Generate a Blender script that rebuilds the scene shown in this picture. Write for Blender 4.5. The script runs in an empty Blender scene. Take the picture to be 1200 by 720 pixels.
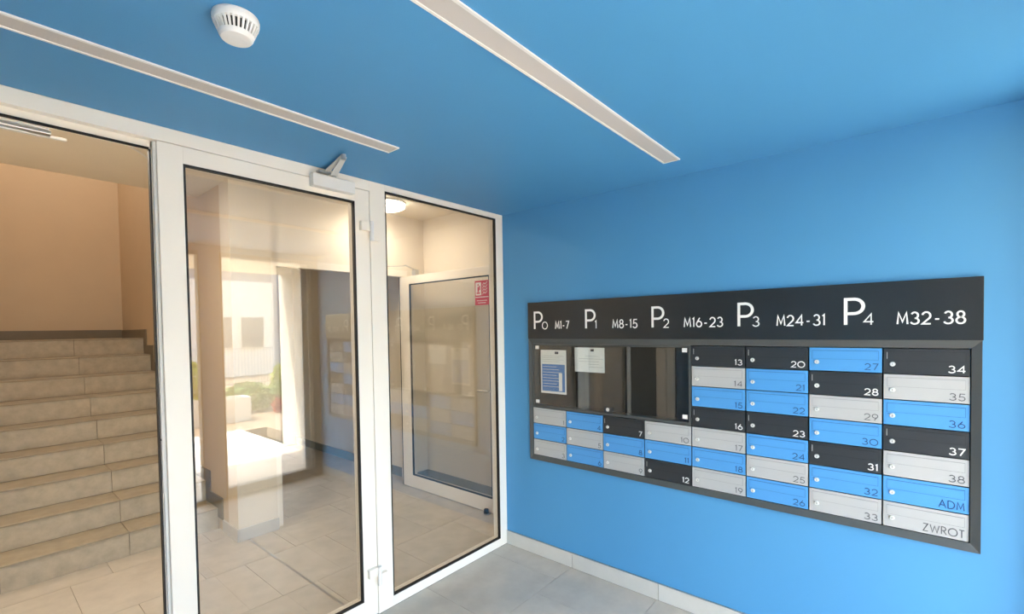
import bpy, math, random
from mathutils import Vector, Matrix
random.seed(7)
S = bpy.context.scene
C = S.collection
PI = math.pi

# ------------------------------------------------------------------ camera
F_PX, CX, CY = 548.54, 591.17, 398.14           # for a 1200x720 image
yaw, pitch, roll = 0.86112, -0.025177, -0.016353
d = Vector((math.sin(yaw)*math.cos(pitch), math.cos(yaw)*math.cos(pitch), math.sin(pitch)))
r0 = Vector((math.cos(yaw), -math.sin(yaw), 0)); u0 = r0.cross(d)
r = math.cos(roll)*r0 + math.sin(roll)*u0
u = -math.sin(roll)*r0 + math.cos(roll)*u0
cam = bpy.data.cameras.new('camera'); co = bpy.data.objects.new('camera', cam); C.objects.link(co)
m = Matrix((r, u, -d)).transposed().to_4x4(); m.translation = Vector((-2.6956, -2.3184, 1.6525))
co.matrix_world = m
cam.sensor_width = 36; cam.lens = F_PX*36/1200
cam.shift_x = (600-CX)/1200; cam.shift_y = (CY-360)/1200
cam.clip_start = 0.05
S.camera = co

# ------------------------------------------------------------------ world, sun, exposure
w = bpy.data.worlds.new('world'); S.world = w; w.use_nodes = True
wn = w.node_tree.nodes; wl = w.node_tree.links
bgn = wn['Background']
sky = wn.new('ShaderNodeTexSky'); sky.sky_type = 'NISHITA'; sky.sun_disc = False
sky.sun_elevation = math.radians(57); sky.sun_rotation = math.radians(200); sky.air_density = 1.0; sky.dust_density = 2.0
wl.new(sky.outputs[0], bgn.inputs[0]); bgn.inputs[1].default_value = 1.0
sl = bpy.data.lights.new('sun', 'SUN'); sl.energy = 12; sl.angle = math.radians(0.6); sl.color = (1, .95, .87)
so = bpy.data.objects.new('sun', sl); C.objects.link(so)
so.rotation_euler = Vector((-.55, -.21, 1)).to_track_quat('Z', 'Y').to_euler()
so.location = (-6, -8, 12)
def portal(name, loc, sx, sz):
    a = bpy.data.lights.new(name, 'AREA'); a.shape = 'RECTANGLE'; a.size = sx; a.size_y = sz
    a.cycles.is_portal = True
    o = bpy.data.objects.new(name, a); C.objects.link(o); o.location = loc; o.rotation_euler = (PI/2, 0, 0)
portal('sky_portal', (-.5, -2.86, 1.2), .95, 2.35)
portal('sky_portal', (-2.25, -2.86, 1.2), 1.9, 2.2)
S.view_settings.view_transform = 'Standard'; S.view_settings.look = 'None'
S.view_settings.exposure = 1.38; S.view_settings.gamma = 1; S.view_settings.use_curve_mapping = False
cy = S.cycles
cy.max_bounces = 14; cy.diffuse_bounces = 7; cy.glossy_bounces = 5; cy.transparent_max_bounces = 24
cy.sample_clamp_indirect = 6; cy.use_denoising = True; cy.caustics_reflective = False
try: cy.denoiser = 'OPENIMAGEDENOISE'
except Exception: pass
LOBBY_LAMP = 0.0
HALL_LIGHT = 15.0
STAIR_LIGHT = 12.0

# ------------------------------------------------------------------ materials
def srgb(c):
    return tuple((x/255/12.92 if x/255 <= .04045 else ((x/255+.055)/1.055)**2.4) for x in c) + (1,)
def mat(name, rgb, rough=.5, metal=0, noise=0, nscale=8, bump=0, bscale=60, spec=.5, rnd=0):
    m = bpy.data.materials.new(name); m.use_nodes = True
    n = m.node_tree.nodes; l = m.node_tree.links; b = n['Principled BSDF']
    b.inputs['Base Color'].default_value = srgb(rgb); b.inputs['Roughness'].default_value = rough
    b.inputs['Metallic'].default_value = metal; b.inputs['Specular IOR Level'].default_value = spec
    if noise or rnd:
        tc = n.new('ShaderNodeTexCoord'); nz = n.new('ShaderNodeTexNoise'); nz.inputs['Scale'].default_value = nscale
        nz.inputs['Detail'].default_value = 8; nz.inputs['Roughness'].default_value = .6
        oi = n.new('ShaderNodeObjectInfo')
        ad = n.new('ShaderNodeVectorMath'); ad.operation = 'ADD'
        sc_ = n.new('ShaderNodeMath'); sc_.operation = 'MULTIPLY'; sc_.inputs[1].default_value = 37 if rnd else 0
        l.new(oi.outputs['Random'], sc_.inputs[0]); l.new(tc.outputs['Object'], ad.inputs[0]); l.new(sc_.outputs[0], ad.inputs[1])
        l.new(ad.outputs[0], nz.inputs['Vector'])
        mr = n.new('ShaderNodeMapRange'); mr.inputs[1].default_value = .3; mr.inputs[2].default_value = .7
        mr.inputs[3].default_value = 1-noise; mr.inputs[4].default_value = 1+noise
        l.new(nz.outputs['Fac'], mr.inputs[0])
        m2 = n.new('ShaderNodeMapRange'); m2.inputs[3].default_value = 1-rnd; m2.inputs[4].default_value = 1+rnd
        l.new(oi.outputs['Random'], m2.inputs[0])
        mu = n.new('ShaderNodeMath'); mu.operation = 'MULTIPLY'; l.new(mr.outputs[0], mu.inputs[0]); l.new(m2.outputs[0], mu.inputs[1])
        hs = n.new('ShaderNodeHueSaturation'); hs.inputs['Color'].default_value = srgb(rgb)
        l.new(mu.outputs[0], hs.inputs['Value']); l.new(hs.outputs[0], b.inputs['Base Color'])
    if bump:
        tc2 = n.new('ShaderNodeTexCoord'); nb = n.new('ShaderNodeTexNoise'); nb.inputs['Scale'].default_value = bscale; nb.inputs['Detail'].default_value = 4
        l.new(tc2.outputs['Object'], nb.inputs['Vector'])
        bp = n.new('ShaderNodeBump'); bp.inputs['Strength'].default_value = bump; bp.inputs['Distance'].default_value = .002
        l.new(nb.outputs['Fac'], bp.inputs['Height']); l.new(bp.outputs[0], b.inputs['Normal'])
    return m
def emit(name, rgb, s):
    m = bpy.data.materials.new(name); m.use_nodes = True
    b = m.node_tree.nodes['Principled BSDF']; b.inputs['Base Color'].default_value = srgb(rgb)
    b.inputs['Emission Color'].default_value = srgb(rgb); b.inputs['Emission Strength'].default_value = s
    return m
def glassmat(name, r0, tint, rough=0.0):
    m = bpy.data.materials.new(name); m.use_nodes = True
    n = m.node_tree.nodes; l = m.node_tree.links; n.remove(n['Principled BSDF'])
    t = n.new('ShaderNodeBsdfTransparent'); t.inputs[0].default_value = tint
    g = n.new('ShaderNodeBsdfGlossy'); g.inputs['Roughness'].default_value = rough; g.inputs[0].default_value = (1, 1, 1, 1)
    lw = n.new('ShaderNodeLayerWeight'); lw.inputs[0].default_value = .5       # Facing
    p = n.new('ShaderNodeMath'); p.operation = 'POWER'; p.inputs[1].default_value = 5; l.new(lw.outputs['Facing'], p.inputs[0])
    ma = n.new('ShaderNodeMath'); ma.operation = 'MULTIPLY_ADD'; ma.inputs[1].default_value = 1-r0; ma.inputs[2].default_value = r0
    l.new(p.outputs[0], ma.inputs[0])
    mx = n.new('ShaderNodeMixShader'); l.new(ma.outputs[0], mx.inputs[0]); l.new(t.outputs[0], mx.inputs[1]); l.new(g.outputs[0], mx.inputs[2])
    l.new(mx.outputs[0], n['Material Output'].inputs[0])
    return m
BLUE = mat('blue_paint', (76, 146, 195), .55, noise=.015, nscale=2, bump=.15, bscale=220)
CREAM = mat('cream_plaster', (228, 218, 200), .8, noise=.015, nscale=3, bump=.2, bscale=180)
TAN = mat('stair_plaster', (210, 190, 160), .8, noise=.02, nscale=3, bump=.2, bscale=180)
WHITE = mat('white_powder_coat', (238, 230, 216), .35)
OFFW = mat('white_plastic', (228, 226, 222), .4)
DIFF = mat('frosted_diffuser', (196, 190, 184), .6)
BLK = mat('black_rubber', (16, 14, 12), .6)
SILVER = mat('silver_metal', (190, 190, 188), .3, metal=.8)
GREYM = mat('silver_grey_paint', (222, 220, 214), .4)
CHROME = mat('chrome', (215, 215, 212), .18, metal=1)
FRAMEB = mat('dark_grey_aluminium', (72, 75, 75), .42)
SIGNB = mat('black_sign_plate', (40, 43, 45), .22)
VBACK = mat('black_felt_board', (22, 22, 22), .8)
LOCKM = mat('bright_lock_metal', (225, 225, 220), .3, metal=.25)
MB_BLK = mat('mailbox_black', (44, 47, 50), .35)
MB_WHT = mat('mailbox_light_grey', (174, 175, 174), .35)
MB_BLU = mat('mailbox_blue', (78, 148, 208), .33)
GR_D = mat('groove_dark', (20, 22, 24), .6)
GR_W = mat('groove_grey', (138, 140, 140), .6)
GR_B = mat('groove_blue', (34, 84, 140), .6)
TX_W = mat('lettering_white', (236, 236, 232), .5)
TX_G = mat('lettering_grey', (78, 80, 82), .5)
TX_B = mat('lettering_navy', (18, 54, 104), .5)
TILE = mat('grey_floor_tile', (184, 177, 164), .42, noise=.10, nscale=7, bump=.2, bscale=40, rnd=.025)
GROUT = mat('grout', (142, 134, 122), .9)
STEPT = mat('grey_step_tile', (180, 170, 150), .5, noise=.15, nscale=12, bump=.3, bscale=40, rnd=.02)
TREADT = mat('shade_toned_tread_tile', (160, 149, 128), .5, noise=.12, nscale=12, bump=.3, bscale=40, rnd=.02)  # step tile colour with the treads' dimmer, warmer light painted in
SKIRT = mat('dark_skirting_tile', (128, 118, 100), .5, noise=.06, nscale=6)
SKIRTD = mat('hall_skirting_tile', (122, 124, 118), .5, noise=.05, nscale=6)
SKIRTL = mat('grey_skirting_tile', (198, 194, 186), .45, noise=.05, nscale=6, rnd=.02)
CONC = mat('concrete_slab', (120, 118, 114), .9, noise=.05)
PAPER = mat('white_paper', (226, 226, 222), .8)
INKB = mat('blue_print', (66, 118, 182), .7)
INKG = mat('grey_print', (120, 122, 126), .7)
INKD = mat('dark_print', (50, 54, 62), .7)
RED = mat('red_sign_print', (196, 44, 58), .45)
GLASS = glassmat('clear_glass', .085, (.955, .955, .94, 1))
GLASSV = glassmat('display_glass', .07, (.97, .98, .97, 1))
GLASSF = glassmat('facade_glass', .05, (.97, .985, .975, 1))
LAMPM = emit('lamp_diffuser', (255, 246, 232), 6)
FACF = mat('dark_facade_frame', (74, 76, 76), .45)
PAVE = mat('pale_paving', (214, 205, 192), .8, noise=.04, nscale=3)
RENDER_ = mat('rough_render', (222, 212, 194), .9, noise=.06, nscale=40, bump=.8, bscale=60)
BRICK = mat('clay_brick', (208, 190, 150), .9, noise=.1, nscale=20, rnd=.08)
SOIL = mat('garden_soil', (150, 128, 104), .95, noise=.15, nscale=6)
HOUSE = mat('cream_house_render', (242, 234, 220), .9)
WING = mat('grey_house_render', (168, 168, 172), .9)
HWIN = mat('window_glass_dark', (120, 124, 126), .15)
LEAFY = mat('leaf_yellow_green', (150, 162, 52), .7, noise=.25, nscale=9)
LEAFG = mat('leaf_green', (110, 140, 66), .7, noise=.25, nscale=9)
FLOW = mat('red_petals', (190, 60, 60), .6)
STEEL = mat('galvanised_steel', (170, 172, 172), .45, metal=.3)

# ------------------------------------------------------------------ helpers
WL = {}
class MB:
    def __init__(s, tf=None): s.v = []; s.f = []; s.mi = []; s.tf = tf; s.cur = 0
    def add(s, vs, fs):
        o = len(s.v); s.v += [tuple(x) for x in vs]; s.f += [tuple(i+o for i in f) for f in fs]; s.mi += [s.cur]*len(fs); return s
    def box(s, x0, x1, y0, y1, z0, z1):
        vs = [(x, y, z) for x in (x0, x1) for y in (y0, y1) for z in (z0, z1)]
        return s.add(vs, [(0, 1, 3, 2), (4, 6, 7, 5), (0, 4, 5, 1), (2, 3, 7, 6), (0, 2, 6, 4), (1, 5, 7, 3)])
    def cyl(s, p0, p1, r0, r1=None, n=20):
        r1 = r0 if r1 is None else r1
        p0 = Vector(p0); p1 = Vector(p1); a = (p1-p0).normalized()
        t = Vector((0, 0, 1)) if abs(a.z) < .9 else Vector((1, 0, 0)); e = a.cross(t).normalized(); g = a.cross(e)
        vs = []
        for p, rr in ((p0, r0), (p1, r1)):
            for k in range(n):
                q = 2*PI*k/n; vs.append(p+(e*math.cos(q)+g*math.sin(q))*rr)
        fs = [(k, (k+1) % n, n+(k+1) % n, n+k) for k in range(n)] + [tuple(range(n))[::-1], tuple(range(n, 2*n))]
        return s.add(vs, fs)
    def lathe(s, c, prof, n=40):          # prof list of (radius, z) ; axis z
        vs = []; fs = []
        for rr, z in prof:
            for k in range(n):
                q = 2*PI*k/n; vs.append((c[0]+rr*math.cos(q), c[1]+rr*math.sin(q), z))
        for i in range(len(prof)-1):
            for k in range(n): fs.append((i*n+k, i*n+(k+1) % n, (i+1)*n+(k+1) % n, (i+1)*n+k))
        fs.append(tuple(range(n))); fs.append(tuple(range((len(prof)-1)*n, len(prof)*n))[::-1])
        return s.add(vs, fs)
    def ring(s, a0, a1, b0, b1, w, fn):   # rectangular frame: outer a0..a1, b0..b1, widths w=(left,right,bottom,top); fn(a0,a1,b0,b1) adds a box
        l, rr, bo, t = w
        fn(a0, a0+l, b0, b1); fn(a1-rr, a1, b0, b1)
        if bo: fn(a0+l, a1-rr, b0, b0+bo)
        if t: fn(a0+l, a1-rr, b1-t, b1)
        return s
    def build(s, name, material, parent=None, base=(0, 0, 0), bevel=0, smooth=False, kind=None, label=None):
        L = WL.get(parent.name, (0, 0, 0)) if parent else base
        me = bpy.data.meshes.new(name)
        vs = [s.tf @ Vector(v) for v in s.v] if s.tf else s.v
        me.from_pydata([(v[0]-L[0], v[1]-L[1], v[2]-L[2]) for v in vs], [], s.f)
        for x in (material if isinstance(material, (list, tuple)) else [material]): me.materials.append(x)
        if any(s.mi): me.polygons.foreach_set('material_index', s.mi)
        import bmesh
        bm = bmesh.new(); bm.from_mesh(me); bmesh.ops.recalc_face_normals(bm, faces=bm.faces); bm.to_mesh(me); bm.free()
        if smooth: me.shade_smooth()
        o = bpy.data.objects.new(name, me); C.objects.link(o); WL[o.name] = L
        if parent: o.parent = parent
        else: o.location = base
        if bevel:
            b = o.modifiers.new('bevel', 'BEVEL'); b.width = bevel; b.segments = 2; b.limit_method = 'ANGLE'
        if kind: o['kind'] = kind
        if label: o['label'] = label
        return o
def tag(o, label, cat, group=None):
    o['label'] = label; o['category'] = cat
    if group: o['group'] = group
    return o
def thing(name, loc, label=None, cat=None, group=None, kind=None):
    o = bpy.data.objects.new(name, None); C.objects.link(o); o.location = loc; o.empty_display_size = .05
    WL[o.name] = tuple(loc)
    if label: tag(o, label, cat, group)
    if kind: o['kind'] = kind
    return o
def B(*a): return MB().box(*a)

# ------------------------------------------------------------------ stroke lettering
def arc(cx, cy, rx, ry, a0, a1, n=14):
    return [(cx+rx*math.cos(math.radians(a0+(a1-a0)*k/n)), cy+ry*math.sin(math.radians(a0+(a1-a0)*k/n))) for k in range(n+1)]
GL = {
 '0': (.92, [arc(.46, .5, .42, .46, 0, 360, 28)]),
 'O': (.98, [arc(.49, .5, .46, .46, 0, 360, 28)]),
 '1': (.30, [[(.04, .84), (.18, .96), (.18, .04)]]),
 '2': (.68, [arc(.33, .67, .28, .29, 165, -38, 16)+[(.06, .04), (.64, .04)]]),
 '3': (.66, [arc(.31, .72, .24, .24, 155, -90, 14), arc(.31, .27, .29, .23, 90, -160, 16)]),
 '4': (.76, [[(.56, .04), (.56, .96), (.06, .30), (.72, .30)]]),
 '5': (.66, [[(.60, .96), (.18, .96), (.12, .52)]+arc(.31, .31, .29, .28, 125, -155, 18)]),
 '6': (.68, [[(.42, .96), (.10, .46)], arc(.34, .32, .29, .28, 0, 360, 24)]),
 '7': (.64, [[(.04, .96), (.60, .96), (.20, .04)]]),
 '8': (.66, [arc(.33, .74, .22, .22, 0, 360, 22), arc(.33, .28, .28, .24, 0, 360, 24)]),
 '9': (.68, [[(.26, .04), (.58, .54)], arc(.34, .68, .29, .28, 0, 360, 24)]),
 'P': (.66, [[(.06, .0), (.06, .96), (.32, .96)]+arc(.32, .69, .28, .27, 90, -90, 14)+[(.06, .42)]]),
 'M': (.86, [[(.06, .04), (.14, .96), (.43, .22), (.72, .96), (.80, .04)]]),
 'A': (.82, [[(.04, .04), (.41, .96), (.78, .04)], [(.18, .34), (.64, .34)]]),
 'D': (.80, [[(.06, .04), (.06, .96), (.30, .96)]+arc(.30, .5, .44, .46, 90, -90, 16)+[(.06, .04)]]),
 'Z': (.66, [[(.06, .96), (.58, .96), (.06, .04), (.60, .04)]]),
 'W': (1.06, [[(.04, .96), (.28, .04), (.53, .86), (.78, .04), (1.02, .96)]]),
 'R': (.64, [[(.06, .04), (.06, .96), (.28, .96)]+arc(.28, .72, .24, .24, 90, -90, 12)+[(.06, .48)], [(.26, .48), (.58, .04)]]),
 'T': (.58, [[(.02, .96), (.56, .96)], [(.29, .96), (.29, .04)]]),
 '-': (.56, [[(.12, .40), (.40, .40)]]),
}
def text_len(t, gap=.14): return sum(GL[c][0] for c in t)+gap*(len(t)-1)
def letters(mb, t, y_start, z0, h, width, stroke, x, depth=.0012, gap=.14):
    """strokes on the plane x = const seen from -x: text runs towards -y; y_start is the left edge"""
    k = width/text_len(t, gap); pen = 0
    for ch in t:
        wd, sts = GL[ch]
        for st in sts:
            P = [Vector((y_start-(pen+px)*k, z0+pz*h)) for px, pz in st]
            P = [q for i, q in enumerate(P) if i == 0 or (q-P[i-1]).length > 1e-6]
            n = len(P); L = []; R_ = []
            closed = (P[0]-P[-1]).length < 1e-6
            for i in range(n):
                a = P[i-1] if i else (P[-2] if closed else None)
                b = P[i+1] if i < n-1 else (P[1] if closed else None)
                d1 = (P[i]-a).normalized() if a is not None else None
                d2 = (b-P[i]).normalized() if b is not None else None
                if d1 is None: d1 = d2
                if d2 is None: d2 = d1
                n1 = Vector((-d1.y, d1.x)); n2 = Vector((-d2.y, d2.x)); nn = n1+n2
                if nn.length < 1e-4: nn = n1
                nn.normalize(); s = stroke/2/max(.45, nn.dot(n1))
                L.append(P[i]+nn*s); R_.append(P[i]-nn*s)
            vs = [(x, q.x, q.y) for q in L]+[(x, q.x, q.y) for q in R_]+[(x+depth, q.x, q.y) for q in L]+[(x+depth, q.x, q.y) for q in R_]
            fs = []
            for i in range(n-1):
                fs += [(i, i+1, n+i+1, n+i), (2*n+i, 3*n+i, 3*n+i+1, 2*n+i+1), (i, 2*n+i, 2*n+i+1, i+1), (n+i, n+i+1, 3*n+i+1, 3*n+i)]
            if not closed: fs += [(0, n, 3*n, 2*n), (n-1, 3*n-1, 4*n-1, 2*n-1)]
            mb.add(vs, fs)
        pen += wd+gap
    return mb

# ================================================================== STRUCTURE
XL = -3.35          # left wall face
# floor slab + tiles
fl = B(XL-.15, .8, -2.82, 5.6, -.12, -.006).build('floor', GROUT, kind='structure')
rows = {-5: -1.0, -4: -.71, -3: -1.0, -2: -.407, -1: -.80, 0: -.594, 1: -1.425, 2: -2.27, 3: -2.05}
G = .0025; T = .605
def tiles(x0, x1, y0, y1, parent):
    j = math.floor((y0-.025)/T)
    while .025+j*T < y1:
        ya = max(.025+j*T+G/2, y0); yb = min(.025+(j+1)*T-G/2, y1)
        off = rows.get(j, -1.1-.2*(j % 3))
        k = math.floor((x0-off)/T)
        while off+k*T < x1:
            xa = max(off+k*T+G/2, x0); xb = min(off+(k+1)*T-G/2, x1)
            if xb-xa > .01 and yb-ya > .01:
                B(xa, xb, ya, yb, -.0058, 0).build('tile', TILE, parent)
            k += 1
        j += 1
tiles(XL, -.012, -2.70, -.002, fl)
tiles(XL, -1.246, .075, 2.07, fl)
tiles(-1.229, .638, .075, 1.648, fl)
tiles(-1.0, .49, 1.650, 4.4, fl)
B(-1.246, -1.229, .075, 1.64, -.0058, .0005).build('joint_profile', SILVER, fl, label='pale metal movement joint strip between floor tiles')

# right wall with the recess for the mailboxes
wr = MB()
ya, yb, za, zb = -2.54, -.262, .712, 1.60
wr.box(0, .25, -2.82, ya, 0, 2.5).box(0, .25, yb, 0, 0, 2.5).box(0, .25, ya, yb, 0, za).box(0, .25, ya, yb, zb, 2.5).box(.2, .25, ya, yb, za, zb)
wr.build('wall_right', BLUE, kind='structure')
B(XL-.15, XL, -2.82, 0, 0, 2.5).build('wall_left', BLUE, kind='structure')
B(XL-.15, .25, -2.82, 0, 2.5, 2.9).build('ceiling', BLUE, kind='structure')
# front wall (behind the camera) around the glazed entrance
fw = MB()
fw.box(XL, -3.2, -2.82, -2.75, 0, 2.5).box(-1.19, -1.01, -2.84, -2.75, 0, 2.5).box(-3.2, -1.19, -2.82, -2.75, 2.44, 2.5).box(-1.01, 0, -2.82, -2.75, 2.44, 2.5)
fw.build('wall_front', BLUE, kind='structure')
# baseboard of tiles along the blue wall
bs = thing('baseboard_right', (0, -1.3, 0), kind='structure')
yy = -.004
for y1 in (-.59, -1.195, -1.80, -2.405, -2.70):
    B(-.010, 0, y1+.002, yy-.001, 0, .100).build('tile', SKIRTL, bs, bevel=.0012); yy = y1
B(-.0105, 0, -2.70, -.004, .100, .1035).build('edge_trim', SILVER, bs)
bl = thing('baseboard_left', (XL, -1.3, 0), kind='structure')
for k in range(4): B(XL, XL+.01, -2.68+k*.605+.002, -2.68+(k+1)*.605-.001, 0, .1).build('tile', SKIRTL, bl)

# hall shell
HC = 2.835
B(0, .25, 0, .075, 0, HC).build('wall_beside_partition', CREAM, kind='structure')
B(.25, .75, -.02, .075, 0, HC).build('wall_behind_lobby', CREAM, kind='structure')
B(XL, 0, .0, .075, 2.503, HC).build('wall_above_partition', CREAM, kind='structure')
B(.645, .75, .075, 1.70, 0, HC).build('wall_right_hall', CREAM, kind='structure')
B(XL-.15, XL, 0, 5.5, 0, HC).build('wall_left_hall', CREAM, kind='structure')
wb = MB().box(-1.31, -1.005, 1.66, 1.86, 0, HC).box(-1.005, .415, 1.70, 1.86, 2.27, HC).box(.415, .75, 1.70, 1.86, 0, HC)
wb.build('wall_back_hall', CREAM, kind='structure')
B(-1.31, -1.13, 1.86, 5.4, 0, 5.2).build('wall_right_stairs', TAN, kind='structure')
B(XL, -1.13, 5.4, 5.5, 0, 5.2).build('wall_back_stairs', TAN, kind='structure')
B(-2.68, -2.62, 2.38, 5.4, 0, 5.2).build('wall_left_stairs', TAN, kind='structure')
B(-2.68, -1.13, 2.30, 2.38, HC+.12, 5.2).build('wall_front_stairs', TAN, kind='structure')
B(-2.68, -1.13, 2.30, 5.5, 5.2, 5.3).build('ceiling_stairs', CREAM, kind='structure')
B(XL-.15, .75, 0.0, 2.38, HC, HC+.12).build('ceiling_hall', CREAM, kind='structure')
B(XL, -2.68, 2.38, 2.46, 0, HC).build('wall_back_left', CREAM, kind='structure')
# corridor behind the far door
B(.5, .6, 1.86, 4.5, 0, 2.6).build('wall_right_corridor', CREAM, kind='structure')
B(-1.13, -1.0, 1.86, 4.5, 0, 2.6).build('wall_left_corridor', CREAM, kind='structure')
B(-1.13, .6, 4.5, 4.6, 0, 2.6).build('wall_back_corridor', CREAM, kind='structure')
B(-1.13, .6, 1.86, 4.6, 2.6, 2.7).build('ceiling_corridor', CREAM, kind='structure')
# grey skirtings of the hall
B(.633, .645, .075, 1.70, 0, .1).build('baseboard_right_hall', SKIRTD, kind='structure')
B(.415, .633, 1.688, 1.70, 0, .1).build('baseboard_back_hall', SKIRTD, kind='structure')
B(.488, .5, 1.87, 4.5, 0, .1).build('baseboard_corridor', SKIRTD, kind='structure')
B(-1.316, -.999, 1.650, 1.66, 0, .098).build('baseboard_pillar', SKIRTL, kind='structure')
B(-1.322, -1.31, 1.650, 1.97, 0, .098).build('baseboard_wall_end', SKIRTL, kind='structure')

# ------------------------------------------------------------------ stairs
NS = 9; GO = .28; RI = .178; Y0 = 2.07; SX0 = -2.572; SX1 = -1.322
st = thing('staircase', ((SX0+SX1)/2, Y0, 0), 'straight flight of grey stone-tiled stairs rising behind the open glazed doorway', 'stairs')
core = MB()
for k in range(NS):
    core.box(SX0+.012, SX1-.001, Y0+k*GO+.012, Y0+(k+1)*GO+.012, 0 if k == 0 else 0, (k+1)*RI-.012)
core.box(SX0+.012, SX1-.001, Y0+NS*GO+.012, 5.395, 0, NS*RI-.012)
core.build('stair_base', CONC, st)
XJ = -1.915
for k in range(NS):
    y = Y0+k*GO; z = k*RI
    for a, b in ((SX0, XJ-.0015), (XJ+.0015, SX1-.001)):
        B(a, b, y, y+.011, z+(.001 if k else 0), z+RI-.0125).build('riser_tile', STEPT, st, bevel=.001)
        B(a, b, y-.008, y+(GO if k < NS-1 else .6)-.001, z+RI-.0115, z+RI).build('tread_tile', TREADT, st, bevel=.002)
ss = MB()
def skz(k): return (k+1)*RI+.1
for k in range(NS):
    y = Y0-.10+k*GO
    ss.box(-1.3215, -1.3115, y, y+GO if k < NS-1 else 5.39, k*RI-.05 if k else 0.0985, skz(k))
ss.build('skirting', SKIRT, st, label='dark stepped skirting along the stair wall')
B(SX0, -1.323, 5.388, 5.40, NS*RI, NS*RI+.105).build('skirting', SKIRT, st, label='dark skirting along the landing wall')

# ------------------------------------------------------------------ aluminium glazing
def gring(x0, x1, z0, z1, w, y0, y1, tf=None):
    mb = MB(tf); mb.ring(x0, x1, z0, z1, (w, w, w, w), lambda a, b, c, e: mb.box(a, b, y0, y1, c, e)); return mb
def leaf_parts(root, x0, x1, z0, z1, gx0, gx1, gz0, gz1, tf=None, y0=0.0, dep=.07):
    mb = MB(tf)
    mb.ring(x0, x1, z0, z1, (gx0-x0, x1-gx1, gz0-z0, z1-gz1), lambda a, b, c, e: mb.box(a, b, y0, y0+dep, c, e))
    mb.build('leaf_frame', WHITE, root, bevel=.0012)
    gring(gx0-.0005, gx1+.0005, gz0-.0005, gz1+.0005, .009, y0+.001, y0+.022, tf).build('gasket', BLK, root, label='black rubber glazing gasket')
    MB(tf).box(gx0, gx1, y0+.023, y0+.031, gz0, gz1).build('glass_pane', GLASS, root)
# outer frame and fixed side light
wf = thing('window_1', (-1.6, .035, 0), kind='structure')
D0, D1 = 0.0, .07
MB().box(-.0763, -.001, D0, D1, 0.001, 2.4995).build('frame_jamb', WHITE, wf, bevel=.0012)
MB().box(-1.154, -1.0507, D0, D1, 0.001, 2.4995).build('frame_post', WHITE, wf, bevel=.0012)
MB().box(-1.0507, -.0763, D0, D1, 0.001, .061).build('frame_sill', WHITE, wf, bevel=.0012)
MB().box(-1.0507, -.0763, D0, D1, 2.463, 2.4995).build('frame_head', WHITE, wf, bevel=.0012)
MB().box(-3.145, -1.154, D0, D1, 2.4415, 2.4995).build('frame_head', WHITE, wf, bevel=.0012)
MB().box(XL+.001, -3.145, D0, D1, 0.001, 2.4995).build('frame_jamb', WHITE, wf, bevel=.0012)
MB().box(-3.145, -2.15, .034, D1, 2.411, 2.4415).build('head_rebate', WHITE, wf, bevel=.0012)
MB().box(-3.145, -2.17, .026, .034, 2.403, 2.412).build('gasket', BLK, wf, label='black rubber gasket under the door head')
gring(-1.0512, -.0758, .0605, 2.4635, .009, .001, .022).build('gasket', BLK, wf, label='black rubber glazing gasket')
MB().box(-1.0507, -.0763, .023, .031, .061, 2.463).build('glass_pane', GLASS, wf)
# fixed leaf in the middle
d1 = thing('door_1', (-1.65, .035, 0), kind='structure')
leaf_parts(d1, -2.149, -1.1585, .008, 2.4385, -2.059, -1.2485, .1106, 2.3675)
MB().box(-2.1590, -2.149, .020, .07, .008, 2.4385).build('leaf_edge', GREYM, d1)
MB().box(-2.1640, -2.1590, .034, .07, .008, 2.4385).build('leaf_edge', WHITE, d1)
MB().box(-2.1700, -2.1640, .026, .05, .008, 2.405).build('gasket', BLK, d1, label='black rubber rebate gasket')
sp = MB().box(-2.1615, -2.1592, .022, .033, .985, 1.445).build('strike_plate', SILVER, d1, bevel=.0005, label='long steel strike plate')
MB().cyl((-2.1616, .0275, 1.21), (-2.1625, .0275, 1.21), .005).build('screw', BLK, sp)
def hinge(z, root):
    h = MB().box(-1.226, -1.166, -.026, 0, z+.050, z+.100).box(-1.160, -1.104, -.026, 0, z, z+.052)
    h.build('hinge', WHITE, root, bevel=.002)
    MB().cyl((-1.163, -.030, z-.004), (-1.163, -.030, z+.104), .011, n=20).build('hinge_pin', OFFW, root)
hinge(2.160, d1); hinge(.19, d1)
# the other leaf, swung fully open towards the lobby
d2 = thing('door_2', (-3.10, -.5, 0), kind='structure')
tf2 = Matrix.Translation((-3.14, -.012, 0)) @ Matrix.Rotation(-PI/2, 4, 'Z')
leaf_parts(d2, 0, .965, .008, 2.4385, .09, .875, .1106, 2.3675, tf=tf2, y0=-.07)
MB(tf2).box(.915, .935, .0, .05, 1.0, 1.02).box(.80, .935, .05, .065, 1.0, 1.02).build('door_handle', SILVER, d2, bevel=.003)

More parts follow.
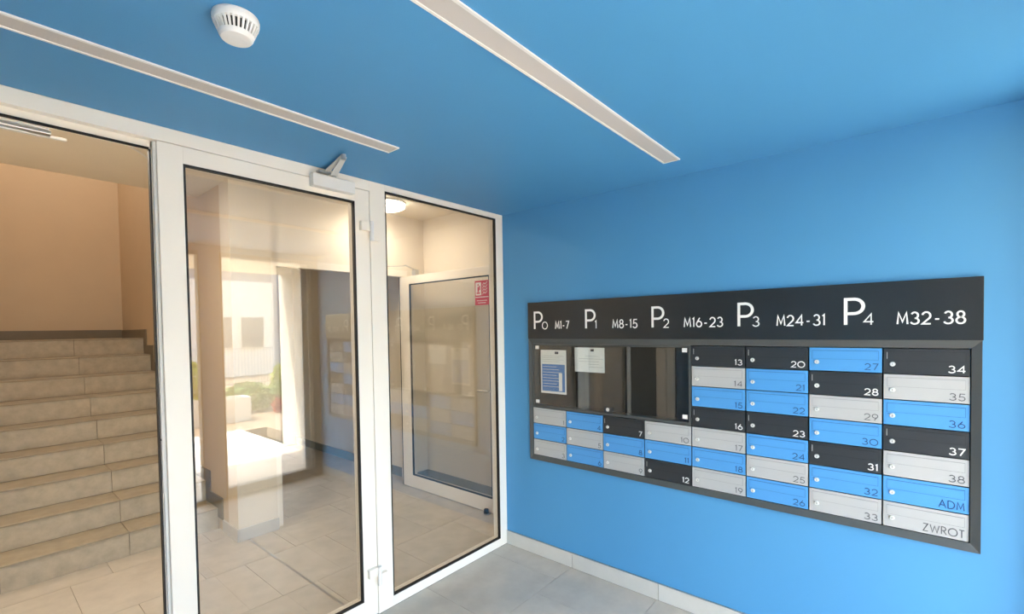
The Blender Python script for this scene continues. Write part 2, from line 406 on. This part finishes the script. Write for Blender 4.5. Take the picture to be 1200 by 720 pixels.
# far glazed door standing open along the hall wall
d3 = thing('door_3', (.37, 1.05, 0), kind='structure')
tf3 = Matrix.Translation((.335, 1.725, 0)) @ Matrix.Rotation(-PI/2, 4, 'Z')   # local x -> -y, local y -> +x
def leaf3():
    mb = MB(tf3); x0, x1, z0, z1, a0, a1, b0, b1 = 0, 1.36, .008, 2.2, .152, 1.272, .135, 2.118
    mb.ring(x0, x1, z0, z1, (a0-x0, x1-a1, b0-z0, z1-b1), lambda a, b, c, e: mb.box(a, b, 0, .06, c, e)); mb.build('leaf_frame', WHITE, d3, bevel=.0012)
    gring(a0-.0005, a1+.0005, b0-.0005, b1+.0005, .010, .001, .02, tf3).build('gasket', BLK, d3, label='black rubber glazing gasket')
    MB(tf3).box(a0, a1, .021, .029, b0, b1).build('glass_pane', GLASS, d3)
    MB(tf3).box(-.012, .0, .0, .05, .008, 2.2).build('gasket', BLK, d3, label='black rubber edge gasket')
leaf3()
hd = MB(tf3).cyl((1.275, 0, 1.095), (1.275, -.045, 1.095), .009).cyl((1.283, -.045, 1.095), (1.155, -.045, 1.095), .009)
hd.build('door_handle', CHROME, d3, smooth=False)
t1 = MB().box(-1.005, .415, 1.70, 1.77, 2.205, 2.27).box(-1.005, -.945, 1.70, 1.77, 0, 2.205).box(.40, .415, 1.74, 1.77, 0, 2.205)
t1.build('trim_1', WHITE, kind='structure')
ds = thing('door_stop', (.30, .50, 0), 'small black rubber door stop on the floor beside the open far door', 'door stop')
MB().cyl((.30, .50, 0.0005), (.30, .50, .012), .022).build('base_plate', SILVER, ds)
MB().cyl((.30, .50, .012), (.30, .50, .05), .024, .020).build('rubber_buffer', BLK, ds, bevel=.003)

# ------------------------------------------------------------------ door closers
cl = thing('door_closer', (-1.39, 0, 2.43), 'silver grey door closer with folded arm on top of the middle glazed door', 'door closer')
B(-1.508, -1.270, -.044, -.0005, 2.392, 2.455).build('closer_body', GREYM, cl, bevel=.004)
MB().cyl((-1.385, -.024, 2.455), (-1.385, -.024, 2.466), .012).build('spindle', SILVER, cl)
def bar(p, q, wdt, th):
    p = Vector(p); q = Vector(q); a = (q-p).normalized(); s = Vector((0, 0, 1)).cross(a).normalized()*wdt/2; t = Vector((0, 0, th/2))
    v = [p-s-t, p+s-t, p+s+t, p-s+t, q-s*.7-t, q+s*.7-t, q+s*.7+t, q-s*.7+t]
    return MB().add(v, [(0, 1, 2, 3), (7, 6, 5, 4), (0, 4, 5, 1), (1, 5, 6, 2), (2, 6, 7, 3), (3, 7, 4, 0)])
bar((-1.385, -.024, 2.470), (-1.478, -.285, 2.476), .034, .007).build('arm', GREYM, cl, bevel=.001)
bar((-1.420, -.020, 2.484), (-1.480, -.285, 2.486), .026, .007).build('arm', GREYM, cl, bevel=.001)
MB().cyl((-1.479, -.283, 2.464), (-1.479, -.283, 2.490), .011).build('elbow_pin', SILVER, cl)
B(-1.470, -1.405, -.030, -.0005, 2.472, 2.4805).build('arm_bracket', SILVER, cl)
c2 = thing('door_closer', (-2.6, .07, 2.43), 'white slide rail door closer hanging behind the head of the open doorway', 'door closer')
B(-2.80, -2.458, .0705, .118, 2.405, 2.455).build('closer_body', GREYM, c2, bevel=.003)
B(-2.80, -2.452, .075, .113, 2.392, 2.405).build('slide_rail', SILVER, c2, bevel=.002)
bar((-2.70, .10, 2.386), (-2.405, .13, 2.398), .024, .010).build('arm', GREYM, c2, bevel=.002)
c3 = thing('door_closer', (.2, 1.69, 2.22), 'thin scissor-arm door closer over the far glazed door', 'door closer')
B(-.16, .10, 1.652, 1.6995, 2.215, 2.262).build('closer_body', GREYM, c3, bevel=.003)
bar((-.03, 1.66, 2.272), (.16, 1.40, 2.272), .018, .006).build('arm', SILVER, c3)
bar((.16, 1.40, 2.280), (.36, 1.50, 2.262), .018, .006).build('arm', SILVER, c3)
B(.345, .385, 1.47, 1.53, 2.201, 2.262).build('arm_bracket', SILVER, c3)

# ------------------------------------------------------------------ ceiling lights and detector
def strip(x0, x1, y0, y1, label):
    t = thing('ceiling_light', ((x0+x1)/2, (y0+y1)/2, 2.5), label, 'ceiling light', 'recessed strip lights in the blue ceiling')
    mb = MB(); mb.ring(x0, x1, y0, y1, (.006, .006, .009, .009), lambda a, b, c, e: mb.box(a, b, c, e, 2.494, 2.4995)); mb.build('trim_frame', OFFW, t)
    B(x0+.006, x1-.006, y0+.009, y1-.009, 2.4965, 2.4995).build('diffuser', DIFF, t)
strip(-3.20, -1.336, -.526, -.441, 'long white strip light in the blue ceiling running close along the glass partition')
strip(-3.00, -.276, -1.440, -1.352, 'long white strip light in the blue ceiling, the one pointing at the mailbox wall')
sd = thing('smoke_detector', (-2.185, -.945, 2.5), 'round white slotted smoke detector on the blue ceiling', 'smoke detector')
dc = (-2.185, -.945)
MB().lathe(dc, [(.056, 2.4995), (.0575, 2.494), (.0570, 2.486), (.0545, 2.477)], 56).build('base', OFFW, sd, smooth=False, bevel=.0008)
MB().lathe(dc, [(.046, 2.477), (.036, 2.452)], 40).build('sensor_chamber', BLK, sd)
MB().lathe(dc, [(.0435, 2.4535), (.0415, 2.447), (.037, 2.441), (.020, 2.439)], 48).build('cap', OFFW, sd)
for k in range(28):
    q = 2*PI*k/28; q2 = .052
    vs = []
    for rr, z in ((.0545, 2.478), (.0435, 2.4525)):
        for a in (-q2, q2):
            for dr in (0, -.006): vs.append((dc[0]+(rr+dr)*math.cos(q+a), dc[1]+(rr+dr)*math.sin(q+a), z))
    MB().add(vs, [(0, 2, 6, 4), (1, 5, 7, 3), (0, 4, 5, 1), (2, 3, 7, 6), (0, 1, 3, 2), (4, 6, 7, 5)]).build('fin', OFFW, sd)
lm = thing('ceiling_lamp', (-.07, 1.33, HC), 'round glowing ceiling lamp in the hall behind the glass', 'ceiling lamp')
MB().lathe((-.07, 1.33), [(.15, HC-.0005), (.155, HC-.02)], 40).build('base', OFFW, lm)
MB().lathe((-.07, 1.33), [(.153, HC-.02), (.150, HC-.05), (.12, HC-.065), (.02, HC-.068)], 40).build('diffuser', LAMPM, lm, smooth=True)
def area(name, loc, size, energy, col, rot=(0, 0, 0)):
    a = bpy.data.lights.new(name, 'AREA'); a.shape = 'DISK'; a.size = size; a.energy = energy; a.color = col
    o = bpy.data.objects.new(name, a); C.objects.link(o); o.location = loc; o.rotation_euler = rot
area('hall_area_light', (-.07, 1.33, HC-.075), .28, HALL_LIGHT*.22, (1, .88, .74))
area('hall_area_light', (-2.3, 1.0, HC-.02), .28, HALL_LIGHT, (1, .87, .72))  # fill light with no fixture, added to brighten the hall and stairs
area('unseen_stair_light', (-2.0, 3.9, 5.1), .3, STAIR_LIGHT, (1, .93, .86))  # unseen warm light, no fixture, added to light the stair walls
area('unseen_corridor_light', (-.3, 3.2, 2.58), .3, HALL_LIGHT*.06, (1, .9, .8))  # unseen light without a fixture, added to lift the dark corridor

cb = MB(); pts = [(-2.07, 1.20, 2.828), (-1.975, 1.366, 2.828), (-1.90, 1.454, 2.828), (-1.80, 1.60, 2.828)]
for a_, b_ in zip(pts, pts[1:]): cb.cyl(a_, b_, .006, n=8)
tag(cb.build('ceiling_cable', GREYM, base=(-1.94, 1.4, 2.828)), 'thin curved cable on the hall ceiling above the open doorway', 'cable')
d5 = thing('door_5', (XL, .35, 0), kind='structure')  # unseen door, added to give the display case glass something to reflect
mb = MB(); mb.ring(.10, .66, .0, 2.1, (.09, .09, 0, .09), lambda a, b, c, e: mb.box(XL+.0005, XL+.05, a, b, c, e)); mb.build('door_frame', WHITE, d5)  # frame of the added unseen door
B(XL+.0005, XL+.02, .19, .57, .0, 2.01).build('added_door_panel', FACF, d5)
# ------------------------------------------------------------------ mailbox wall unit
PX = -.020
sg = thing('direction_sign', (0, -1.4, 1.57), 'black sign plate with white floor letters above the mailboxes', 'sign')
B(-.024, -.0005, -2.5535, -.2485, 1.5705, 1.8285).build('sign_plate', SIGNB, sg, bevel=.001)
for i, (y, sub, rng, ys, wd) in enumerate(((-.303, '0', 'M1-7', -.486, .112), (-.722, '1', 'M8-15', -.919, .166), (-1.173, '2', 'M16-23', -1.363, .209),
                                         (-1.643, '3', 'M24-31', -1.824, .204), (-2.098, '4', 'M32-38', -2.286, .216))):
    letters(MB(), 'P', y, 1.640, .122, .079, .0135, -.0255).build('letter', TX_W, sg)
    w_ = {'0': .048, '1': .016, '2': .034, '3': .033, '4': .038}[sub]
    letters(MB(), sub, y-.072, 1.637, .053, w_, .0055, -.0255).build('letter', TX_W, sg)
    letters(MB(), rng, ys, 1.638, .054, wd, .0065, -.0255).build('letter', TX_W, sg)
fr = MB()
Y1, Y2, Z1, Z2 = -2.551, -.2485, .700, 1.5700
IY1, IY2, IZ1, IZ2 = -2.5205, -.2700, .7325, 1.5365
def mitre(mb, xo, xi):
    o = [(xo, Y1, Z1), (xo, Y2, Z1), (xo, Y2, Z2), (xo, Y1, Z2)]
    i = [(xi, IY1, IZ1), (xi, IY2, IZ1), (xi, IY2, IZ2), (xi, IY1, IZ2)]
    ob = [(-.0005, a[1], a[2]) for a in o]; ib = [(.012, a[1], a[2]) for a in i]
    fs = []
    for k in range(4):
        n_ = (k+1) % 4
        fs += [(k, n_, 4+n_, 4+k), (8+k, 8+n_, n_, k), (4+k, 4+n_, 12+n_, 12+k)]
    mb.add(o+i+ob+ib, fs)
mitre(fr, -.020, -.010)
tag(fr.build('metal_surround', FRAMEB, base=(0, -1.4, .7)), 'dark grey metal surround framing the whole bank of mailboxes', 'surround')
colours = {13: 'k', 14: 'w', 15: 'b', 16: 'k', 17: 'w', 18: 'b', 19: 'w', 20: 'k', 21: 'b', 22: 'b', 23: 'k', 24: 'b', 25: 'w', 26: 'b',
           27: 'b', 28: 'k', 29: 'w', 30: 'b', 31: 'k', 32: 'b', 33: 'w', 34: 'k', 35: 'w', 36: 'b', 37: 'k', 38: 'w', 39: 'b', 40: 'w',
           1: 'w', 2: 'b', 3: 'w', 4: 'b', 5: 'w', 6: 'b', 7: 'k', 8: 'b', 9: 'w', 10: 'w', 11: 'b', 12: 'k'}
CW = .28125; RH = .1146; TOP = 1.5350
def meshed(name, mb, mt, bevel=0):
    o = mb.build(name, mt, bevel=bevel); return o
shared = {}
def part(key, name, mk, mt, parent, loc, label=None):
    if key not in shared:
        o = mk().build(name, mt, None); shared[key] = o.data; me = o.data; bpy.data.objects.remove(o)
        me.name = name
    o = bpy.data.objects.new(name, shared[key]); C.objects.link(o); o.parent = parent; o.location = loc
    WL[o.name] = WL[parent.name]
    if label: o['label'] = label
    return o
wcol = {'k': 'black', 'w': 'light grey', 'b': 'blue'}
H = RH-.0048; W = CW-.0062
for n in range(1, 41):
    if n <= 12: c = (n-1)//3; rw = 4+(n-1) % 3
    else: c = 4+(n-13)//7; rw = (n-13) % 7
    y0 = -.2705-c*CW; z1 = TOP-rw*RH
    txt = {39: 'ADM', 40: 'ZWROT'}.get(n, str(n)); cc = colours[n]
    body, groove, tx = {'k': (MB_BLK, GR_D, TX_W), 'w': (MB_WHT, GR_W, TX_G), 'b': (MB_BLU, GR_B, TX_B)}[cc]
    col_w = ('first', 'second', 'third', 'fourth', 'fifth', 'sixth', 'seventh', 'eighth')[c]
    row_w = ('topmost', 'second from top', 'third from top', 'middle one', 'third from bottom', 'second from bottom', 'lowest')[rw] if c > 3 else ('upper', 'middle', 'lower')[rw-4]
    lab = '%s mailbox %s %s, %s in the %s column%s' % (wcol[cc], 'marked' if n > 38 else 'numbered', txt, row_w, col_w, '' if c > 3 else ' under the display case')
    t = thing('mailbox', (0, y0-CW/2, z1-RH), lab, 'mailbox', 'mailboxes set in the blue wall')
    h = W/2
    part('body', 'body', lambda: B(.004, .15, -h, h, .002, .002+H), MB_BLK, t, (0, 0, 0))
    part('door'+cc, 'door', lambda: B(-.004, .003, -h, h, .002, .002+H), body, t, (0, 0, 0))
    # slot outline and flap (upper half of the door)
    def rim():
        mb = MB(); mb.ring(-h+.012, h-.011, .058, .0995, (.0011, .0013, .0009, .0018), lambda a, b, q, e: mb.box(-.0046, -.0038, a, b, q, e)); return mb
    part('rim'+cc, 'slot_groove', rim, groove, t, (0, 0, 0))
    fp = part('flap'+cc, 'slot_flap', lambda: B(-.0062, -.0041, -h+.0135, h-.0125, .0595, .0975), body, t, (0, 0, 0))
    lk = part('lock', 'lock', lambda: MB().cyl((-.0041, h-.030, .043), (-.0105, h-.030, .043), .0105, .0085, 20), LOCKM, t, (0, 0, 0), 'bright metal cam lock')
    part('key', 'keyhole', lambda: B(-.0112, -.0104, h-.0309, h-.0291, .039, .047), GR_D, lk, (0, 0, 0))
    part('dot'+cc, 'latch_hook', lambda: B(-.0052, -.0041, h-.0215, h-.0135, .050, .0525), groove, t, (0, 0, 0))
    if cc == 'k': part('pin', 'flap_pin', lambda: B(-.0064, -.0041, h-.0124, h-.0105, .066, .0965), GREYM, t, (0, 0, 0), 'pale strip painted as a highlight on the flap edge')  # painted highlight: pale strip standing for light on the flap edge
    hh = .030 if n <= 38 else .034; k = .0305*1.0
    wd = text_len(txt)*(.034 if n <= 38 else .029)*(1 if n > 9 else .95)
    mb = letters(MB(), txt, y0-CW+.0155+wd, z1-RH+.0125, hh, wd, .0044 if cc == 'k' else .0032, -.0052, .001)
    mb.build('number', tx, t)

# display case over the first four columns
vt = thing('display_case', (0, -.833, 1.079), 'glazed black notice case with square clear hinges beside the mailboxes', 'display case')
vy0, vy1, vz0, vz1 = -1.3935, -.2715, 1.0790, 1.5345
mb = MB(); mb.ring(vy0, vy1, vz0, vz1, (.012, .012, .016, .012), lambda a, b, c, e: mb.box(-.006, .10, a, b, c, e)); mb.build('case_frame', FRAMEB, vt)
B(.06, .062, vy0+.012, vy1-.012, vz0+.016, vz1-.012).build('back_panel', VBACK, vt)
B(-.004, .001, vy0+.014, vy1-.014, vz0+.018, vz1-.014).build('glass_door', GLASSV, vt)
for y, z in ((-.315, 1.508), (-.315, 1.122), (-1.360, 1.508), (-1.360, 1.126)):
    B(-.009, -.0045, y-.014, y+.014, z-.012, z+.012).build('hinge', OFFW, vt, bevel=.001)
lk = B(-.010, -.0045, -.905, -.845, 1.100, 1.135).build('lock_plate', MB_BLK, vt, bevel=.001)
MB().cyl((-.0102, -.872, 1.118), (-.016, -.872, 1.118), .012, .010).build('lock', LOCKM, vt)
nt = thing('paper_notice', (.055, -.44, 1.19), 'tall paper notice with a blue printed block, left sheet in the display case', 'notice')
# sheets stand against the back panel, set so they appear just behind the glass
XPp = .010
B(XPp, XPp+.0006, -.549, -.334, 1.184, 1.491).build('sheet', PAPER, nt)
mb = MB().box(XPp-.0006, XPp-.0001, -.537, -.345, 1.200, 1.390).build('blue_block', INKB, nt)
mb = MB(); 
for k in range(8): mb.box(XPp-.0010, XPp-.0007, -.470-.02*(k % 3), -.352, 1.372-k*.020, 1.3745-k*.020)
mb.build('printed_lines', PAPER, nt)
mb = MB()
for k in range(4): mb.box(XPp-.0006, XPp-.0001, -.53+.03*(k % 2), -.35, 1.448-k*.013, 1.4495-k*.013)
mb.build('printed_lines', INKG, nt)
B(XPp-.0006, XPp-.0001, -.485, -.455, 1.462, 1.480).build('stamp', INKD, nt)
MB().box(XPp-.0012, XPp-.0008, -.515, -.488, 1.206, 1.33).build('white_figure', PAPER, nt)
n2 = thing('paper_notice', (.055, -.73, 1.35), 'short white paper notice, right sheet in the display case', 'notice')
B(XPp, XPp+.0006, -.842, -.618, 1.349, 1.512).build('sheet', PAPER, n2)
mb = MB()
for k, (a, b) in enumerate(((-.80, -.70), (-.83, -.65), (-.80, -.65), (-.80, -.72), (-.83, -.73))): mb.box(XPp-.0006, XPp-.0001, a, b, 1.455-k*.018, 1.4565-k*.018)
mb.build('printed_lines', INKG, n2)
B(XPp-.0006, XPp-.0001, -.765, -.740, 1.487, 1.502).build('stamp', INKD, n2)
for nn_, y in ((nt, -.441), (nt, -.5), (n2, -.68), (n2, -.78)):
    B(XPp+.0007, .0599, y-.004, y+.004, 1.40, 1.41).build('pin', SILVER, nn_)

# red fire sign on the far door
fs_ = thing('fire_sign', (.333, .54, 1.86), 'small red and white fire safety sign on the far glazed door', 'sign')
B(.3325, .3345, .453, .622, 1.858, 2.075).build('sign_plate', RED, fs_)
mb = MB().box(.3316, .3324, .545, .612, 1.945, 2.060)
mb.build('white_panel', PAPER, fs_)
mb = MB().box(.3308, .3315, .572, .590, 1.975, 2.02).box(.3308, .3315, .560, .600, 1.958, 1.972).box(.3308, .3315, .575, .588, 2.028, 2.045).box(.3308, .3315, .556, .57, 1.99, 2.03)
mb.build('pictogram', RED, fs_)
mb = MB()
for k in range(4):
    z = 1.955+k*.027
    mb.add([(.3318, .530, z), (.3318, .512, z+.022), (.3318, .497, z+.008), (.3318, .470, z+.030), (.3318, .470, z+.024), (.3318, .497, z+.000), (.3318, .512, z+.013), (.3318, .530, z-.008)],
           [(0, 1, 6, 7), (1, 2, 5, 6), (2, 3, 4, 5)])
mb.build('flame_marks', PAPER, fs_)
MB().box(.3316, .3324, .458, .617, 1.925, 1.932).box(.3316, .3324, .475, .600, 1.895, 1.900).box(.3316, .3324, .49, .585, 1.875, 1.880).build('white_lines', PAPER, fs_)

# ------------------------------------------------------------------ entrance facade behind the camera
w2 = thing('window_2', (-.49, -2.80, 0), kind='structure')
mb = MB(); mb.ring(-1.01, -.001, .0005, 2.44, (.02, .085, .09, .04), lambda a, b, c, e: mb.box(a, b, -2.84, -2.752, c, e)); mb.build('window_frame', FACF, w2, bevel=.002)
B(-.155, -.087, -2.90, -2.842, .09, 2.40).build('reveal_post', WHITE, w2)
B(-.99, -.086, -2.80, -2.792, .09, 2.40).build('glass_pane', GLASSF, w2)
d4 = thing('door_4', (-2.2, -2.80, 0), kind='structure')
mb = MB(); mb.ring(-3.2, -1.19, .0005, 2.44, (.06, .012, .03, .04), lambda a, b, c, e: mb.box(a, b, -2.84, -2.752, c, e))
mb.box(-2.26, -2.18, -2.84, -2.752, .03, 2.40); mb.build('door_frame', FACF, d4, bevel=.002)
B(-3.14, -2.26, -2.80, -2.792, .03, 2.40).build('glass_pane', GLASSF, d4)
B(-2.18, -1.202, -2.80, -2.792, .03, 2.40).build('glass_pane', GLASSF, d4)

# ------------------------------------------------------------------ outdoors (seen mirrored in the glass)
B(-14, .37, -6.2, -2.84, -.2, -.006).build('paving', PAVE, kind='structure')
B(-14, 16, -16.9, -6.2, -.25, -.03).build('garden_ground', SOIL, kind='structure')
B(.8, 16, -6.2, -2.84, -.2, -.03).build('garden_ground', SOIL, kind='structure')
B(-40, 40, -60, -16.9, -.3, -.05).build('far_ground', SOIL, kind='structure')
B(-7, .9, -4.52, -2.84, 2.47, 2.62).build('canopy', CREAM, kind='structure')
B(-7, 4, -3.0, -2.90, 2.9, 7).build('wall_upper_facade', HOUSE, kind='structure')
sw = B(.37, .80, -4.60, -2.84, 0, 2.47).build('wall_porch_side', RENDER_, kind='structure')
for rr in range(33):
    for k in range(3):
        a = -2.86-k*.165-(.08 if rr % 2 else 0)
        B(.358, .3695, max(a-.155, -3.34), min(a, -2.845), .06+rr*.07, .12+rr*.07).build('brick', BRICK, sw)
def shrub(name, c, rad, h, mt, n, label, cat='shrub', grp=None):
    t = thing(name, (c[0], c[1], -.03), label, cat, grp)
    rng = random.Random(int(c[0]*100)); mb = MB()
    for k in range(n):
        a = rng.random()*2*PI; ph = rng.random(); rr = rad*(.55+.45*rng.random())*math.sin(PI*min(1, .15+.85*ph))**.5
        p = Vector((c[0]+rr*math.cos(a), c[1]+rr*math.sin(a)*.7, .02+h*ph)); s = .05+.04*rng.random()
        e = Vector((rng.uniform(-1, 1), rng.uniform(-1, 1), rng.uniform(-.4, 1))).normalized(); g = e.cross(Vector((rng.uniform(-1, 1), rng.uniform(-1, 1), .3))).normalized()
        mb.add([p-e*s, p+g*s*.5, p+e*s, p-g*s*.5], [(0, 1, 2, 3)])
    mb.build('foliage', mt, t, kind='stuff')
    st_ = MB()
    for k in range(5):
        a = k*1.256; st_.cyl((c[0], c[1], -.03), (c[0]+rad*.5*math.cos(a), c[1]+rad*.4*math.sin(a), h*.7), .012, .006, 6)
    st_.build('stems', SOIL, t)
shrub('shrub', (.45, -9.0), .55, 1.0, LEAFY, 900, 'yellow-green shrub seen reflected left of the dark facade post', 'shrub', 'garden shrubs reflected in the glass')
shrub('shrub', (1.25, -8.2), .60, .55, LEAFG, 1100, 'low pale green shrub reflected right of the dark facade post', 'shrub', 'garden shrubs reflected in the glass')
shrub('shrub', (2.35, -8.9), .50, .45, LEAFG, 900, 'low loose green shrub reflected in front of the fence', 'shrub', 'garden shrubs reflected in the glass')
shrub('shrub', (2.7, -10.0), .22, .75, LEAFY, 500, 'small upright yellow-green shrub reflected beside the bright porch wall', 'shrub', 'garden shrubs reflected in the glass')
shrub('flower_clump', (1.58, -7.5), .12, .22, FLOW, 200, 'small clump of red flowers reflected low beside the porch wall', 'flowers')
for cx_, lab in ((.02, 'pale planter box reflected left of the dark facade post'), (.62, 'pale planter box reflected right of the dark facade post')):
    p = thing('planter_box', (cx_, -7.3, -.03), lab, 'planter')
    mb = MB(); mb.ring(cx_-.27, cx_+.27, -7.5, -7.1, (.04,)*4, lambda a, b, c, e: mb.box(a, b, c, e, -.03, .42)); mb.build('box_walls', PAVE, p)
    B(cx_-.23, cx_+.23, -7.46, -7.14, -.02, .36).build('soil', SOIL, p)
fe = thing('metal_fence', (2.5, -12.5, -.03), 'thin metal railing fence reflected behind the garden shrubs', 'fence')
for k in range(60):
    x = .1+k*.09
    MB().cyl((x, -12.5, -.02), (x, -12.5, 1.18), .008, n=6).build('bar', STEEL, fe)
B(.05, 5.5, -12.515, -12.485, 1.15, 1.18).build('rail', STEEL, fe); B(.05, 5.5, -12.515, -12.485, .12, .15).build('rail', STEEL, fe)
hs = thing('apartment_building', (4, -17, 0), 'pale apartment building reflected beyond the fence', 'building')
B(-6, 5.6, -24, -17, -.05, 3.6).build('wall', HOUSE, hs); B(-6, 5.6, -24, -17.4, 3.6, 4.3).build('wall', WING, hs)
B(-6.2, 5.75, -24, -16.8, 4.3, 4.5).build('roof', HOUSE, hs); B(5.6, 7.4, -24, -18, -.05, 9).build('wall', WING, hs)
for x0 in (3.2, 4.35):
    f = B(x0-.06, x0+.86, -17.0, -16.94, 1.0, 2.3).build('window', HOUSE, hs)
    B(x0, x0+.8, -16.94, -16.92, 1.06, 2.22).build('pane', HWIN, f)
for x0 in (-4, -2, 0, 1.4):
    f = B(x0-.06, x0+.96, -17.0, -16.94, 1.0, 2.3).build('window', HOUSE, hs)
    B(x0, x0+.9, -16.94, -16.92, 1.06, 2.22).build('pane', HWIN, f)
